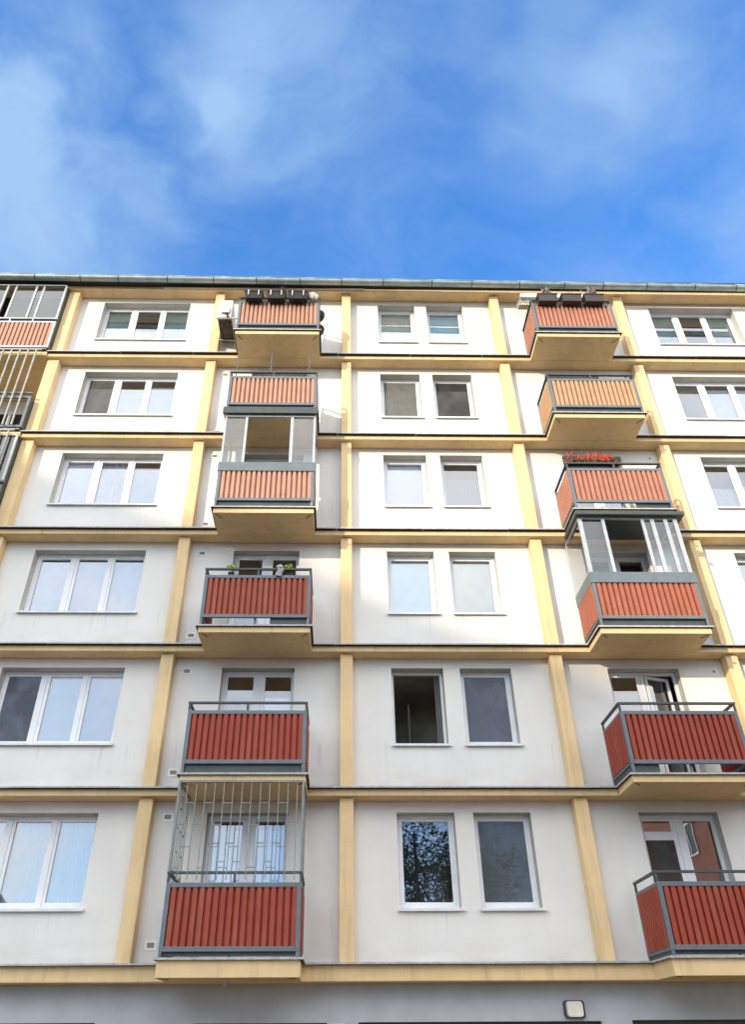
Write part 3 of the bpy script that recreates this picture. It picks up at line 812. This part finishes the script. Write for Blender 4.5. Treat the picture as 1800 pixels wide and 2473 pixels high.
hanging_pot(-.70-.03, -.95, 17.42, 'upper black pot hung on the right end of the top left balcony')
hanging_pot(-.70-.03, -.95, 16.86, 'lower black pot hung on the right end of the top left balcony')

def sack():
    o = thing('bag', (-.88, -1.3, 17.80), 'white and brown bag hung at the right end of the black flower boxes', 'bag')
    b = MB(); b.blob((0, 0, .16), (.12, .06, .14), 9, 0, .22); b.build('sack', M_CLOTH, o)
    b = MB(); b.blob((.10, -.02, .10), (.05, .05, .12), 8, 0, .2); b.build('basket', M_STRAW, o)
    b = MB(); b.tube((-.06, 0, .28), (0, .04, .36), .006, 5); b.tube((0, .04, .36), (.06, 0, .28), .006, 5); b.build('strap', M_CLOTH, o)
sack()

def awning():
    o = thing('awning', (5.82, -.52, 18.86), 'white rolled awning cassette under the eaves over the top right balcony', 'awning')
    b = MB(); b.box(-.93, .90, -.09, .09, 0, .19); b.build('cassette', M_WHITE, o, bevel=.03)
    b = MB(); b.box(-.95, .92, -.10, -.085, -.012, .03); b.build('valance_bar', M_ALU, o)
    b = MB(); b.box(-.6, -.56, .02, .5, .195, .24); b.box(.5, .54, .02, .5, .195, .24); b.build('bracket', M_STEELD, o)
awning()

def pole_rack():
    for i, (x, h) in enumerate(((-2.70, .33), (-1.86, .42), (-.93, .36))):
        o = thing('drying_pole', (x, -1.12, 15.208), ('thin drying pole at the left corner', 'thin drying pole at mid rail', 'thin drying pole at the right corner')[i]+' of the fifth storey left balcony', 'pole', 'thin poles over the fifth storey left balcony')
        b = MB(); b.tube((0, 0, -.9), (0, 0, h+.3), .011, 6); b.build('pole', M_STEEL, o)
        b = MB(); b.bar((-.05, 0, h+.3), (.05, 0, h+.3), .012); b.build('cross_piece', M_STEEL, o)
pole_rack()

def tuft(x, y, z, label):
    o = thing('potted_plant', (x, y, z), label, 'plant', 'yellow green plants on the third storey rail')
    b = MB()
    for i in range(90):
        a = random.uniform(0, 6.28); s = random.random()**.5
        b.leaf((.09*s*math.cos(a), .05*s*math.sin(a)-.04, .02+.09*random.random()), .03, 0 if random.random() < .88 else 1)
    b.build('leaves', [M_LIME, M_GREEN], o)
    b = MB(); b.tube((0, .05, -.18), (0, .03, -.02), .05, 12, 0, .065); b.build('pot', M_BROWNBOX, o)
tuft(-2.33, -1.14, 9.58, 'bright yellow green plant at the left of the third storey left balcony')
tuft(-1.17, -1.14, 9.58, 'bright yellow green plant beside a grey cloth on the third storey left balcony')
def rag():
    o = thing('cloth', (-1.33, -1.19, 9.6), 'light grey cloth tied over the rail of the third storey left balcony', 'cloth')
    b = MB(); n = 7
    P = [[(-.07+.02*i+.02*math.sin(j*1.1), -.052-.012*math.sin(i*1.3+j)-.004*j, .03-.045*j+.01*math.cos(i)) for i in range(n)] for j in range(6)]
    for j in range(5):
        for i in range(n-1): b.face([P[j][i], P[j][i+1], P[j+1][i+1], P[j+1][i]], 0, True)
    for i in range(n-1): b.face([P[0][i], (P[0][i][0], .04, .035), (P[0][i+1][0], .04, .035), P[0][i+1]], 0, True)
    s = b.build('cloth_fold', M_CLOTH, o); m = s.modifiers.new('thick', 'SOLIDIFY'); m.thickness = .006
    b = MB(); b.blob((-.02, -.05, .03), (.07, .035, .045), 8, 0, .15); b.build('knot', M_CLOTH, o)
rag()

def wall_lamp():
    o = thing('wall_lamp', (3.61, -.002, 2.205), 'square cream wall lamp with dark blue rim on the grey ground floor wall', 'lamp')
    def rounded(b, w, h, y0, y1, r, sc=1.0, mi=0):
        pts = []
        for cx, cz, a0 in ((w-r, h-r, 0), (-w+r, h-r, 90), (-w+r, -h+r, 180), (w-r, -h+r, 270)):
            for i in range(6): a = R(a0+18*i); pts.append((cx+r*math.cos(a), cz+r*math.sin(a)))
        n = len(pts); f = [(x*sc, y0, z*sc) for x, z in pts]; k = [(x, y1, z) for x, z in pts]
        b.face(f[::-1], mi)
        for i in range(n): j = (i+1) % n; b.face([f[i], f[j], k[j], k[i]], mi, True)
    b = MB(); rounded(b, .165, .12, -.06, 0, .05); b.build('lamp_body', M_NAVY, o)
    b = MB(); rounded(b, .132, .108, -.10, -.06, .045, .93); b.build('lamp_cover', M_LAMP, o)
wall_lamp()
def sign():
    o = thing('sign', (-.10, -.002, 1.80), 'small white sign with a red edge on the grey ground floor wall', 'sign')
    b = MB(); b.box(-.13, .13, -.015, 0, 0, .235); b.build('board', M_WHITE, o)
    b = MB(); b.box(.09, .128, -.018, -.0152, .02, .233); b.build('red_edge', M_GERANIUM, o)
sign()
def dome():
    o = thing('dome_camera', (-1.84, -.80, 2.566), 'small pale dome fixed under the lowest left balcony slab', 'camera')
    b = MB(); b.tube((0, 0, 0), (0, 0, -.03), .06, 14); b.build('base', M_WHITE, o)
    b = MB(); b.blob((0, 0, -.03), (.05, .05, .055), 12); b.build('dome_cover', M_CLOTH, o)
dome()

# ---------------------------------------------------------------- across the street (seen only in the panes; it shades the lower storeys)
def block(name, label, x0, x1, y0, y1, h, wall, storeys, bays, face='front'):
    o = thing(name, ((x0+x1)/2, (y0+y1)/2, 0), label, 'building')
    cx, cy = (x0+x1)/2, (y0+y1)/2; hx, hy = (x1-x0)/2, (y1-y0)/2
    b = MB(); b.box(-hx, hx, -hy, hy, 0, h); b.build('wall', wall, o)
    b = MB(); b.box(-hx-.2, hx+.2, -hy-.2, hy+.2, h+.002, h+.3); b.build('roof', M_SOFFIT, o)
    if storeys:
        sh = h/storeys
        for i in range(storeys):
            for j in range(bays):
                x = -hx+(j+.5)*2*hx/bays; z = i*sh+.9; f = MB()
                f.frame(x-.8, x+.8, z, z+1.5, hy+.003, hy+.05, .07); w = f.build('window', M_PVC, o)
                f = MB(); f.face([(x+.73,hy+.02,z+.07),(x-.73,hy+.02,z+.07),(x-.73,hy+.02,z+1.43),(x+.73,hy+.02,z+1.43)]); f.build('pane', M_GLASSDARK, w)
            for j in range(int(2*hy/3.4)):
                y = -hy+1.7+3.4*j; z = i*sh+.9; f = MB()
                for p in ((y-.8,y-.72,z,z+1.5),(y+.72,y+.8,z,z+1.5),(y-.04,y+.04,z+.08,z+1.42),(y-.72,y+.72,z,z+.08),(y-.72,y+.72,z+1.42,z+1.5)): f.box(-hx-.05, -hx-.003, p[0], p[1], p[2], p[3])
                w = f.build('window', M_PVC, o)
                f = MB(); f.face([(-hx-.02,y+.72,z+.08),(-hx-.02,y-.72,z+.08),(-hx-.02,y-.72,z+1.42),(-hx-.02,y+.72,z+1.42)]); f.build('pane', M_GLASSDARK, w)
    return o
block('tower_block', 'tall grey slab block across the street on the left', -84, -54, -100, -42, 32.8, M_GROUNDWALL, 10, 8)
block('brick_block', 'orange red block across the street on the right', 17.5, 38, -58, -19, 14.5, mat('orange_render', (.50, .21, .15), .9, var=.12), 5, 6)
def gabled():
    o = thing('gabled_house', (-29, -44, 0), 'grey green gabled house across the street', 'house')
    w, e, r, d = 7.6, 8.0, 15.5, 9
    b = MB(); P = [(-w,0),(w,0),(w,e),(0,r),(-w,e)]
    b.face([(x, 4, z) for x, z in P[::-1]]); b.face([(x, 4-d, z) for x, z in P])
    b.face([(w,4,0),(w,4-d,0),(w,4-d,e),(w,4,e)]); b.face([(-w,4-d,0),(-w,4,0),(-w,4,e),(-w,4-d,e)])
    b.build('wall', mat('grey_green_render', (.16, .22, .20), .9), o)
    b = MB()
    for s in (1, -1): b.face([(s*(w+.4), 4.4, e-.35), (0, 4.4, r+.1), (0, 3.6-d, r+.1), (s*(w+.4), 3.6-d, e-.35)])
    b.build('roof', mat('grey_roof', (.30, .31, .31), .8), o)
gabled()

M_BARK = mat('bark', (.10, .08, .06), .95, var=.3, vscale=6)
M_FOL = mat('foliage', (.075, .10, .035), .7, var=.5, vscale=1.4)
def tree(x, y, h, r, label, n=5000, seed=1):
    rnd = random.Random(seed); random.seed(seed)
    o = thing('broadleaf_tree', (x, y, 0), label, 'tree', None)
    b = MB(); b.tube((0,0,0), (.1,.05,h*.45), .26, 10, 0, .17); b.tube((.1,.05,h*.45), (0,.2,h*.9), .17, 8, 0, .04)
    tips = []
    for i in range(14):
        a = rnd.uniform(0, 6.28); z0 = h*rnd.uniform(.35, .75); q = r*rnd.uniform(.5, .9)
        tip = Vector((q*math.cos(a), q*math.sin(a), min(h, z0+q*rnd.uniform(.3, .8)))); tips.append(tip)
        b.tube((.08,.05,z0), tip, .07, 6, 0, .015)
    b.build('trunk', M_BARK, o)
    b = MB()
    cl = tips+[Vector((rnd.gauss(0, r*.45), rnd.gauss(0, r*.45), h*rnd.uniform(.42, 1.0))) for _ in range(34)]
    for i in range(n):
        c = rnd.choice(cl); b.leaf(c+Vector((rnd.gauss(0, r*.16), rnd.gauss(0, r*.16), rnd.gauss(0, r*.15))), rnd.uniform(.06, .12))
    b.build('crown', M_FOL, o)
tree(3.6, -23.5, 11.5, 3.3, 'leafy tree across the street opposite the paired windows', 15000, 3)
tree(6.2, -27, 9.5, 3.2, 'shorter leafy tree across the street to the right', 9000, 5)
